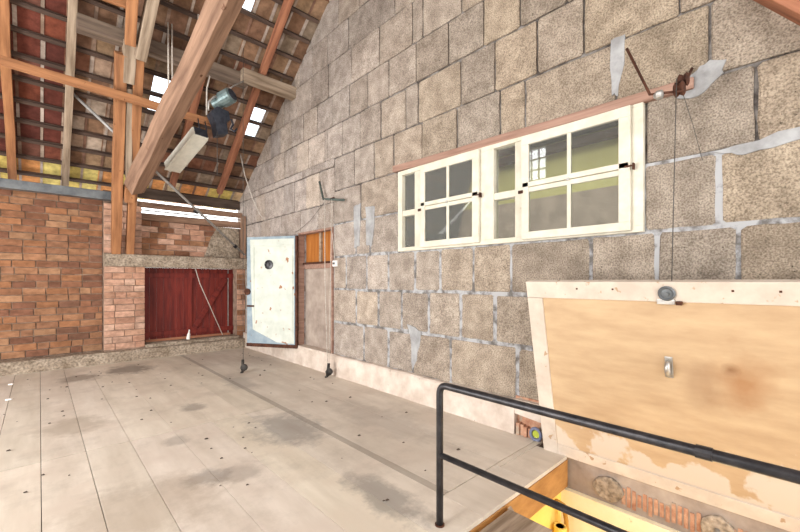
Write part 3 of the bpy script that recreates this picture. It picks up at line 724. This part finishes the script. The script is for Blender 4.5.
def iron_door():
    r = empty('iron_door', (3.40, 6.34, .30))
    tag(r, 'pale green iron door standing open, hinged to the block wall', 'door')
    r.rotation_euler = (0, 0, math.atan2(.845, -.535))
    Wd, H, T = 1.03, 2.02, .045
    def pb(name, boxes, m, parent=r, bevel=.004):
        mb = MB()
        for a, b in boxes: mb.box(a, b)
        return mb.link(name, m, parent, bevel)
    # local x from hinge to free edge; the face towards the camera is local +y
    mb = MB(); mb.prism([(.07, .28), (.80, .12), (.98, .42), (.98, H - .07), (.07, H - .07)][:0] or [(.05, .06), (.40, .08), (.90, .30), (.92, .62), (.96, H - .05), (.05, H - .05)], 1, T / 2, T / 2 + .002)
    pb('door_plate', [((0, -T / 2, 0), (Wd, T / 2, H))], M['iron_blue'])
    mb.link('paint_field', M['iron_paint'], r)
    pb('stiffener', [((.07, T / 2, .18), (.10, T / 2 + .012, H - .16)), ((Wd - .16, T / 2, .32), (Wd - .13, T / 2 + .012, H - .16)), ((.10, T / 2, H - .19), (Wd - .16, T / 2 + .012, H - .16))], M['iron_paint'])
    pb('bottom_rail', [((-.01, -T / 2 - .005, -.02), (Wd + .01, T / 2 + .006, .045))], M['iron_rust'])
    pb('edge_strip', [((-.012, -T / 2 - .004, .045), (.03, T / 2 + .005, H))], M['iron_rust'])
    q = MB(); q.lathe([(.085, 0), (.085, .02), (.06, .025), (.055, .01), (.03, .012), (.025, .03), (0.001, .03)], (.56, T / 2, 1.50), (0, 1, 0), 20); q.link('peephole', M['steel_dark'], r)
    q = MB(); q.lathe([(.06, 0), (.06, .03), (.03, .04), (.001, .04)], (Wd - .02, T / 2, 1.0), (0, 1, 0), 16); lk = q.link('lock', M['iron_rust'], r)
    pb('latch_handle', [((Wd - .16, T / 2, .72), (Wd - .02, T / 2 + .03, .75))], M['iron_rust'], r)
    for z in (.3, 1.62):
        q = MB(); q.tube([(-.01, 0, z), (-.01, 0, z + .14)], .02); q.link('hinge', M['iron_rust'], r)
iron_door()

# ------------------------------------------------------------------ timbers
post = empty('timber_post', (1.15, 8.85, 2.02))
tag(post, 'inclined double post of two orange planks on the brick pier', 'post')
MI = Matrix.Translation((-1.15, -8.85, -2.02))
def pbeam(name, p0, p1, w, h, m, up=(0, 1, .3)):
    o = beam(name, p0, p1, w, h, m, up=up); o.matrix_basis = MI @ o.matrix_basis; o.parent = post; return o
pbeam('plank', (1.04, 8.90, 2.02), (.86, 6.78, 4.78), .145, .17, M['orange_wood'])
pbeam('plank', (1.255, 8.90, 2.02), (1.07, 6.78, 4.78), .12, .16, M['orange_wood'])
pbeam('spacer_block', (1.145, 8.16, 2.92), (1.13, 7.98, 3.14), .15, .2, M['orange_wood'])
pbeam('head_block', (.97, 7.0, 4.48), (.94, 6.66, 4.95), .15, .17, M['grey_wood'])
pbeam('core_timber', (1.10, 7.90, 3.25), (.985, 7.05, 4.42), .08, .12, M['grey_wood'])
tag(beam('diagonal_beam', (1.16, 7.75, 3.05), (1.655, 2.67, 5.33), .21, .24, M['brown_wood'], up=(-.4, 0, 1), jit=.012), 'heavy hewn brown beam rising diagonally from the double post', 'beam')
tag(beam('middle_purlin', (.36, 6.72, 4.97), (2.62, 6.72, 4.97), .18, .2, M['purlin'], up=(0, 0, 1)), 'dark purlin crossing under the rafters behind the posts', 'purlin')
tag(beam('purlin_end', (2.50, 6.60, 5.00), (3.50, 6.60, 5.00), .16, .20, M['grey_wood']), 'short pale timber bearing on the block wall', 'timber')
tag(beam('clamp_beam', (-1.6, 7.02, 4.35), (2.20, 6.92, 4.17), .06, .12, M['orange_wood']), 'long light orange plank running level from the left past the post', 'plank')
tag(beam('collar_plank', (-.4, 6.35, 5.25), (.88, 6.25, 5.23), .05, .17, M['orange_wood']), 'orange plank high at the top left under the roof', 'plank')
tag(beam('upper_strut', (.92, 6.5, 4.82), (.82, 5.2, 5.85), .13, .15, M['orange_wood']), 'orange strut rising above the double post to the roof', 'strut')
tag(beam('upper_brace', (1.06, 6.62, 4.72), (1.16, 5.0, 6.1), .13, .15, M['grey_wood']), 'grey strut beside the orange one above the double post', 'strut')
tag(beam('corner_stud', (3.40, 8.86, 2.015), (3.40, 8.86, 2.98), .10, .09, M['brown_wood'], up=(0, 1, 0)), 'thin brown stud standing on the lintel by the block wall', 'stud')
tag(beam('eave_girder', (-3.95, 8.84, 3.06), (1.0, 8.84, 3.06), .16, .15, M['steel_grey'], jit=.002), 'grey steel girder on top of the left brick wall', 'girder')
tag(beam('wall_timber', (3.42, .25, 3.42), (3.42, -.25, 2.75), .06, .2, M['red_wood'], up=(1, 0, 0)) , 'reddish timber on the block wall in the top right corner', 'timber')

# ------------------------------------------------------------------ steel tube, motor, housing, ropes
br = empty('steel_tube', (3.36, 8.76, 2.05)); tag(br, 'long galvanised tube slanting from the roof down to the lintel', 'tube')
def rel(o, r): o.parent = r; o.matrix_basis = Matrix.Translation(-r.location) @ o.matrix_basis
q = MB(); q.tube([(.30, 7.75, 4.45), (3.38, 8.72, 2.09)], .024, 10); rel(q.link('tube', M['galv']), br)
q = MB(); q.lathe([(.05, 0), (.055, .05), (.03, .09)], (2.28, 8.45, 2.93), (.78, .18, -.6), 12); rel(q.link('coupling', M['steel_dark']), br)
q = MB(); q.lathe([(.04, 0), (.04, .06)], (3.12, 8.64, 2.28), (.78, .18, -.6), 12); rel(q.link('end_clamp', M['steel_dark']), br)

mo = empty('hoist_motor', (2.2, 6.5, 3.9)); tag(mo, 'grey green electric hoist motor hanging under the purlin', 'motor')
c0 = Vector((2.10, 6.66, 4.40)); ax = (Vector((2.28, 6.36, 4.52)) - c0).normalized()
q = MB(); q.lathe([(.09, -.02), (.10, 0), (.10, .14), (.12, .145), (.12, .33), (.095, .35), (.05, .355), (.045, .345), (.02, .345), (.001, .35)], c0, ax, 20); rel(q.link('motor_body', M['motor'], bevel=.003), mo)
q = MB()
for k in range(10):
    a = k * math.pi * 2 / 10; u = ax.orthogonal().normalized(); v = ax.cross(u); d = u * math.cos(a) + v * math.sin(a)
    q.tube([c0 + ax * .15 + d * .118, c0 + ax * .32 + d * .118], .006, 4)
rel(q.link('cooling_fin', M['motor']), mo)
q = MB(); q.lathe([(.09, 0), (.095, .01), (.06, .018), (.055, .012), (.03, .012), (.028, .022), (.001, .022)], c0 + ax * .35, ax, 20); rel(q.link('end_cover', M['motor_dark']), mo)
q = MB(); q.prism([(2.00, 4.22), (2.10, 4.33), (2.28, 4.30), (2.31, 4.16), (2.25, 4.13), (2.27, 3.93), (2.10, 3.87), (2.07, 4.06)], 1, 6.55, 6.78); rel(q.link('gear_case', M['motor_dark'], bevel=.01), mo)
q = MB(); q.tube([(1.95, 6.5, 4.2), (1.95, 6.5, 4.33), (2.03, 6.5, 4.44), (2.14, 6.5, 4.46)], .015); rel(q.link('frame_arm', M['galv']), mo)
q = MB(); q.tube([(2.24, 6.48, 4.62), (2.36, 6.55, 4.75), (2.56, 6.60, 4.93)], .012); rel(q.link('hanger_rod', M['galv']), mo)
q = MB(); q.tube([(2.30, 6.5, 4.16), (2.33, 6.5, 4.08), (2.29, 6.5, 4.0), (2.34, 6.48, 3.96), (2.38, 6.48, 4.02)], .016); rel(q.link('hook', M['motor_dark']), mo)
q = MB(); q.tube([(2.08, 6.5, 3.9), (2.08, 6.5, 3.2)], .006); rel(q.link('load_cable', M['wire']), mo)

ho = empty('light_fixture', (1.85, 6.7, 3.9)); tag(ho, 'long off white box fixture hanging below the orange plank end', 'light fixture')
A = Vector((1.87, 6.62, 3.86)); B = Vector((1.67, 7.55, 3.46)); d = (B - A).normalized()
q = beam('housing_body', A, B, .24, .16, M['housing'], jit=.002, bevel=.02); rel(q, ho)
q = beam('end_plate', A - d * .02, A + d * .005, .20, .13, M['motor_dark'], jit=0, bevel=.004); rel(q, ho)
q = beam('diffuser_rim', A + d * .02 + Vector((0, 0, -.07)), B - d * .02 + Vector((0, 0, -.07)), .26, .02, M['housing'], jit=0); rel(q, ho)
q = MB(); q.tube([(1.87, 6.68, 3.93), (1.88, 6.80, 4.14)], .01); q.tube([(1.97, 6.66, 3.92), (2.0, 6.85, 4.14)], .01); rel(q.link('bracket', M['motor_dark']), ho)
q = MB(); q.lathe([(.03, 0), (.03, .05), (.015, .06)], B + Vector((-.01, 0, -.02)), d, 12); rel(q.link('end_knob', M['housing']), ho)

def rope(name, pts, r, label, m='rope', cat='rope', group=None):
    q = MB(); q.tube(pts, r, 6); return tag(q.link(name, M[m]), label, cat, group)
rope('hanging_rope', [(1.38, 6.45, 5.3), (1.385, 6.45, 3.98 + .35)], .011, 'left of two pale ropes hanging in front of the roof by the post')
rope('hanging_rope', [(1.43, 6.45, 5.3), (1.435, 6.45, 3.98 + .35)], .011, 'right of two pale ropes hanging in front of the roof by the post')
rope('hanging_rope', [(1.72, 6.2, 5.45), (1.725, 6.2, 4.95)], .012, 'short pale rope behind the top of the diagonal beam')
rope('hanging_rope', [(2.0, 6.60, 4.8), (1.97, 6.65, 4.60), (1.98, 6.7, 4.2)], .012, 'short rope between diagonal beam and motor')
rope('cable', [(3.05, 8.1, 4.15), (3.10, 8.0, 3.7), (3.20, 7.85, 3.2), (3.30, 7.76, 2.9), (3.42, 7.72, 2.74)], .012, 'pale cable hanging from the roof to the block wall above the iron door')
rope('wire', [(3.44, 5.50, 2.80), (3.42, 5.9, 2.55), (3.44, 6.35, 2.42), (3.44, 6.5, 2.40)], .004, 'thin wire from the bent rod down towards the iron door', 'wire', 'wire')

def lever(name, pts, r, label, hub, wallpt, rm='iron_rust'):
    e = empty(name, hub); tag(e, label, 'lever')
    q = MB(); q.tube(pts, r, 8); rel(q.link('bent_rod', M[rm]), e)
    q = MB(); q.tube([hub, wallpt], r * 1.1, 8); rel(q.link('wall_bracket', M['iron_rust']), e)
    return e
k = 3.08 / 3.3; sc = lambda p: (3.08, p[1] * k, 1.5 + (p[2] - 1.5) * k)
P1, P2, P3 = sc((0, .961, 3.291)), sc((0, .807, 2.883)), sc((0, .612, 2.838))
e = lever('bent_lever', [P1, P2, P3], .009, 'bent rusty rod lever on the block wall right of the window', P3, (3.47, .585, 3.05))
hx, hy, hz = P3
q = MB(); q.lathe([(.03, -.03), (.045, -.02), (.03, 0), (.045, .02), (.03, .03)], (hx + .07, hy + .005, hz + .10), (0, 1, 0), 14); rel(q.link('pulley_wheel', M['iron_rust']), e)
q = MB(); q.lathe([(.035, -.03), (.05, -.02), (.035, 0), (.05, .02), (.035, .03)], (hx + .03, hy + .02, hz + .03), (0, 1, 0), 14); rel(q.link('pulley_wheel', M['iron_rust']), e)
q = MB(); q.lathe([(.012, 0), (.03, .02), (.03, .05), (.012, .06)], (hx, hy + .16, hz + .02), (0, -1, 0), 12); rel(q.link('bolt', M['zinc']), e)
lever('bent_lever', [(3.4, 5.582, 3.156), (3.4, 5.461, 2.847), (3.4, 4.873, 2.74)], .018, 'bent grey green rod lever on the block wall above the doorway', (3.4, 5.25, 2.81), (3.48, 5.25, 2.84), 'lever')
# ropes and weights at the doorway
rope('pull_rope', [(3.38, 5.39, 2.83), (3.35, 5.33, 1.5), (3.27, 5.13, .16)], .0065, 'left of two ropes hanging from the bent rod above the doorway')
rope('pull_rope', [(3.38, 5.18, 2.79), (3.34, 5.16, 1.5), (3.275, 5.10, .17)], .005, 'right of two ropes hanging from the bent rod above the doorway')
def weight(name, x, y, label, tilt):
    e = empty(name, (x, y, 0)); tag(e, label, 'pulley block')
    c, s_ = math.cos(tilt), math.sin(tilt)
    f = lambda u, w: (x + u * c * .7 + w * s_, y - u * c * .7, w)
    q = MB(); q.tube([f(-.02, .03), f(-.02, .22)], [.028, .022], 8); rel(q.link('cheek_plate', M['weight']), e)
    q = MB(); q.lathe([(.02, -.025), (.055, -.018), (.045, 0), (.055, .018), (.02, .025)], f(0, .09), (.7, .7, 0), 16); rel(q.link('sheave', M['weight']), e)
    q = MB(); q.tube([f(-.02, .03), f(-.055, .0)], [.022, .014], 8); rel(q.link('hook_tip', M['weight']), e)
weight('pulley_block', 3.27, 5.10, 'black pulley block on the floor at the end of the doorway ropes', .12)
weight('pulley_block', 2.43, 6.30, 'black pulley block on the floor in front of the iron door', .0)
rope('pull_rope', [(2.42, 6.31, .18), (2.42, 6.31, 5.3)], .004, 'thin dark line dropping from the roof to the pulley block before the iron door', 'wire')
# small white switch beside the doorway
sw = empty('wall_switch', (3.46, 5.19, 1.78)); tag(sw, 'small white switch box on the blocks right of the doorway', 'switch')
q = MB(); q.box((-.03, -.055, -.05), (.01, .055, .05)); q.link('cover', M['white_plastic'], sw, .01)
q = MB(); q.lathe([(.02, 0), (.015, .02), (.001, .02)], (-.03, 0, 0), (-1, 0, 0), 10); q.link('knob', M['steel_grey'], sw)
rope('wire', [(3.455, 5.2, 1.83), (3.45, 5.26, 2.2), (3.44, 5.30, 2.5)], .006, 'short pale cable above the small white switch', 'rope', 'wire')

# ------------------------------------------------------------------ stairwell, hatch, railing
HX0, HX1, HY1 = 1.87, 3.27, 1.42
q = MB(); q.box((1.86, HY1 - .006, -.26), (3.30, HY1 + .05, -.031)); struct(q.link('trim_7', mat('edge_board', (150, 104, 56), (186, 138, 82), (3, 3, 9), .7, bump=.15), bevel=.004), 'wooden board edging the stair opening')
q = MB(); q.box((1.5, HY1 + .04, -2.6), (3.6, HY1 + .12, -.2)); struct(q.link('wall_stair_end', M['yellow_plaster']), 'yellow end wall inside the stairwell')
q = MB(); q.box((HX1 + .0, -3.1, -2.6), (3.7, HY1 + .12, -.28)); struct(q.link('wall_stair_side', M['cream_plaster']), 'cream side wall inside the stairwell')
q = MB(); q.box((HX1 + .05, -3.1, -.30), (3.7, HY1 + .16, .06)); st = q.link('wall_stair_strip', M['dull_plaster']); struct(st, 'rough strip of masonry under the hatch')
Rb = random.Random(9); q = MB()
for k in range(30):
    y = 1.0 - k * .036
    q.box((HX1 + .044, y - .024, -.235 + Rb.uniform(-.02, .02)), (HX1 + .07, y, -.11 + Rb.uniform(-.02, .02)))
q.link('exposed_brick', M['rubble_brick'], st)
def lump(name, y, z, ry, rz, m):
    q = MB(); n = 14; Rr = random.Random(name + str(y))
    q.prism([(y + ry * math.cos(t * 2 * math.pi / n) * Rr.uniform(.85, 1.1), z + rz * math.sin(t * 2 * math.pi / n) * Rr.uniform(.85, 1.1)) for t in range(n)], 0, HX1 + .025, HX1 + .07)
    return q.link(name, M[m], st, .008)
lump('mortar_patch', 1.10, -.16, .11, .10, 'concrete'); lump('mortar_patch', .42, -.16, .09, .09, 'concrete')
q = MB(); q.tube([(HX1 + .03, .42, -.16), (HX1 - .03, .42, -.2)], .016, 8); tag(q.link('pipe_stub', M['zinc']), 'short zinc pipe stub in the masonry under the hatch', 'pipe')
q = MB(); q.box((1.80, -3.1, -2.6), (1.86, HY1 + .1, -.2)); struct(q.link('wall_stair_near', M['yellow_plaster']), 'near wall inside the stairwell')
q = MB(); q.box((1.8, -3.1, -2.65), (3.5, HY1 + .1, -2.6)); struct(q.link('floor_stair', M['yellow_plaster']), 'stairwell floor')
stp = empty('staircase', (2.06, 1.3, -.05)); tag(stp, 'steep timber stairs leading down the yellow stairwell', 'staircase')
for i in range(9):
    y = 1.38 - i * .26; z = -.03 - i * .24
    q = MB(); q.box((1.87, y - .3, z - .035), (2.30, y, z)); rel(q.link('tread', M['grey_wood'], bevel=.004), stp)
q = MB(); q.hexa([(2.30, 1.39, -.12), (2.34, 1.39, -.12), (2.34, -1.05, -2.38), (2.30, -1.05, -2.38), (2.30, 1.39, .0 - .03), (2.34, 1.39, -.03), (2.34, -.85, -2.2), (2.30, -.85, -2.2)]); rel(q.link('stringer', M['grey_wood']), stp)
pp = empty('yellow_pipes', (3.15, 1.38, -.5)); tag(pp, 'yellow painted pipes in the corner of the stairwell', 'pipe')
q = MB(); q.tube([(3.05, 1.40, -.28), (3.14, 1.38, -.34), (3.17, 1.37, -.48), (3.17, 1.37, -1.4)], .018); rel(q.link('cable', M['iron_rust'] if False else mat('ochre_cable', (168, 122, 46), (190, 142, 58), rough=.7, bump=0)), pp)
q = MB(); q.tube([(3.10, 1.39, -.50), (3.10, 1.39, -1.6)], .035, 10); rel(q.link('pipe', M['yellow_plaster']), pp)
q = MB(); q.tube([(3.20, 1.39, -.56), (3.20, 1.39, -1.6)], .03, 10); rel(q.link('pipe', M['yellow_plaster']), pp)
q = MB(); q.lathe([(.05, 0), (.05, .06)], (3.10, 1.39, -.56), (0, 0, 1), 10); rel(q.link('pipe_collar', M['yellow_plaster']), pp)
sl = bpy.data.lights.new('stair_lamp', 'POINT'); sl.energy = 27; sl.color = (1, .86, .55); sl.shadow_soft_size = .15
so = bpy.data.objects.new('stair_lamp', sl); col.objects.link(so); so.location = (2.75, .35, -1.2)

def hatch():
    r = empty('hatch_lid', (3.315, 0, .0)); r.rotation_euler = (0, -math.atan(.32 / 1.5), 0)
    tag(r, 'large plywood hatch lid with white frame leaning up on the block wall', 'hatch')
    Y1, Y0, H = 1.62, -1.05, 1.535
    def pb(name, boxes, m, parent=r, bevel=.004):
        mb = MB()
        for a, b in boxes: mb.box(a, b)
        return mb.link(name, m, parent, bevel)
    pb('plywood_panel', [((-.022, Y0 + .02, .02), (.0, Y1 - .02, H - .02))], M['ply'])
    pb('frame', [((-.034, Y0, H - .135), (.04, Y1, H)), ((-.034, Y1 - .13, 0.0), (.04, Y1, H - .137)), ((-.034, Y0, 0.0), (.04, Y0 + .13, H - .137)), ((-.030, Y0 + .13, 0.0), (.04, Y1 - .13, .10))], M['worn_white'])
    # latch at the top rail and pull handle
    mb = MB(); mb.lathe([(.045, 0), (.05, .012), (.04, .022), (.03, .012), (.012, .014), (.012, .03), (.001, .03)], (-.034, .632, H - .075), (-1, 0, 0), 18); lt = mb.link('ring_plate', M['steel_grey'], r)
    pb('latch_plate', [((-.045, .59, H - .15), (-.034, .69, H - .115))], M['zinc'])
    pb('latch_bolt', [((-.055, .55, H - .15), (-.034, .585, H - .125))], M['iron_rust'])
    mb = MB(); mb.tube([(-.03, .645, .99), (-.06, .645, .985), (-.075, .645, .95), (-.06, .645, .90), (-.03, .645, .895)], [.012, .016, .02, .016, .012], 10); hd = mb.link('handle', M['zinc'], r)
    pb('handle_plate', [((-.03, .622, .87), (-.022, .668, 1.02))], M['zinc'])
    for y in (1.2, .95, .3, .1): pb('screw', [((-.037, y, H - .06), (-.03, y + .012, H - .048))], M['iron_rust'], bevel=0)
hatch()
rope('lift_rope', [(3.075, .60, 2.84), (2.99, .61, 1.46)], .003, 'thin line from the bent rod down to the top of the hatch lid', 'wire')
rope('lift_rope', [(3.10, .585, 2.80), (3.36, .56, 2.6), (3.452, .52, 2.36)], .002, 'thin slack line trailing down the blocks from the bent rod', 'wire')

# hole in the wall foot with brick and conduit
q = MB(); q.box((3.46, 1.5, 0), (3.6, 2.0, .36)); struct(q.link('wall_cavity', M['rubble_brick']), 'broken brick cavity at the foot of the block wall')
q = MB()
for i in range(4): q.box((3.40 + (i % 2) * .015, 1.93 - i * .04, .0), (3.5, 1.965 - i * .04, .115 - .01 * i))
tag(q.link('broken_brick', M['rubble_brick'], bevel=.004), 'broken red hollow brick in the hole at the wall foot', 'brick')
cd = empty('conduit', (3.42, 1.66, .1)); tag(cd, 'blue grey conduit end with green plug beside the broken brick', 'conduit')
q = MB(); ptsr = [(3.395, 1.755 + .05 * math.cos(a), .06 + .055 * math.sin(a)) for a in [i * 2 * math.pi / 16 for i in range(17)]]; q.tube(ptsr, .015, 8, cap=False); rel(q.link('ring', M['blue_plastic']), cd)
q = MB(); q.lathe([(.04, 0), (.035, .02), (.001, .02)], (3.42, 1.755, .06), (-1, 0, 0), 14); rel(q.link('plug', M['green_plastic']), cd)
q = MB(); q.prism([(2.02, 0), (2.02, .33), (1.97, .33), (1.98, .2), (2.0, .12), (1.985, .03)], 0, 3.40, 3.5); q.prism([(1.60, 0), (1.60, .34), (1.98, .34), (1.98, .2), (1.62, .17), (1.62, 0)][::-1], 0, 3.405, 3.5); struct(q.link('trim_8', M['curb']), 'broken plaster round the cavity')

# railing
ra = empty('handrail', (1.79, 1.55, 0)); tag(ra, 'black steel pipe railing guarding the stair opening', 'railing')
def fillet(a, b, c, r, n=6):
    a, b, c = Vector(a), Vector(b), Vector(c); u = (a - b).normalized(); v = (c - b).normalized()
    return [(b + u * r) * (1 - t) ** 2 + b * 2 * t * (1 - t) + (b + v * r) * t * t for t in [i / n for i in range(n + 1)]]
RX, RY = 1.79, 1.55
pts = [Vector((RX, RY, .0))] + fillet((RX, RY, 0), (RX, RY, .865), (RX, -1.3, .865), .06) + [Vector((RX, .30, .865)), Vector((RX, -1.3, .865))]
q = MB(); q.tube(pts, .0215, 12); rel(q.link('top_rail', M['steel_dark']), ra)
q = MB(); q.tube([(RX, RY, .435), (RX, -1.3, .435)], .018, 12); rel(q.link('middle_rail', M['steel_dark']), ra)
q = MB(); q.tube([(RX, -1.28, 0), (RX, -1.28, .865)], .0215, 12); rel(q.link('post', M['steel_dark']), ra)
q = MB(); q.lathe([(.03, 0), (.03, .008), (.001, .008)], (RX, RY, .003), (0, 0, 1), 14); rel(q.link('base_plate', M['iron_rust']), ra)
q = MB(); q.lathe([(.025, 0), (.025, .05)], (RX, .24, .865), (0, 1, 0), 12); rel(q.link('weld_collar', M['steel_dark']), ra)

# litter on the floor: too small to count
Rd = random.Random(5); q = MB()
for k in range(90):
    x = Rd.uniform(-.3, 3.2); y = Rd.uniform(1.9, 8.2); s_ = Rd.uniform(.005, .016)
    if y < 2.0 and x > 1.8: continue
    q.hexa([(x - s_, y - s_ * .6, .004), (x + s_, y - s_, .004), (x + s_ * .8, y + s_, .004), (x - s_, y + s_ * .7, .004), (x - s_ * .6, y - s_ * .4, .004 + s_ * .5), (x + s_ * .6, y - s_ * .5, .004 + s_ * .6), (x + s_ * .5, y + s_ * .5, .004 + s_ * .5), (x - s_ * .5, y + s_ * .4, .004 + s_ * .4)])
o = q.link('floor_crumbs', M['dark_wood']); o['kind'] = 'stuff'; o['label'] = 'dark crumbs and grit scattered over the floorboards'; o['category'] = 'debris'
for (x, y, s_, lab) in ((-.30, 7.9, .03, 'pale scrap lying on the floor near the left brick wall'), (-.28, 6.9, .035, 'pale scrap on the floor at the left photo edge')):
    q = MB(); q.prism([(x - s_, y - s_ * .4), (x + s_ * .6, y - s_ * .5), (x + s_, y + s_ * .2), (x, y + s_ * .5), (x - s_ * .8, y + s_ * .3)], 2, .0005, .018); tag(q.link('floor_scrap', M['white_plastic'], bevel=.003), lab, 'scrap')

# smaller pieces that belong to a part of their thing
def sub(child, owner, thing):
    c = next(o for o in thing.children if o.name.split('.')[0] == child); p = next(o for o in thing.children if o.name.split('.')[0] == owner)
    m = p.matrix_basis.inverted() @ c.matrix_basis; c.parent = p; c.matrix_basis = m
D = bpy.data.objects
sub('cooling_fin', 'motor_body', D['hoist_motor']); sub('end_cover', 'motor_body', D['hoist_motor'])
sub('latch_bolt', 'latch_plate', D['hatch_lid']); sub('handle_plate', 'handle', D['hatch_lid'])
sub('coupling', 'tube', D['steel_tube']); sub('end_clamp', 'tube', D['steel_tube'])
sub('plug', 'ring', D['conduit']); sub('end_plate', 'housing_body', D['light_fixture']); sub('end_knob', 'housing_body', D['light_fixture'])
sub('weld_collar', 'top_rail', D['handrail'])
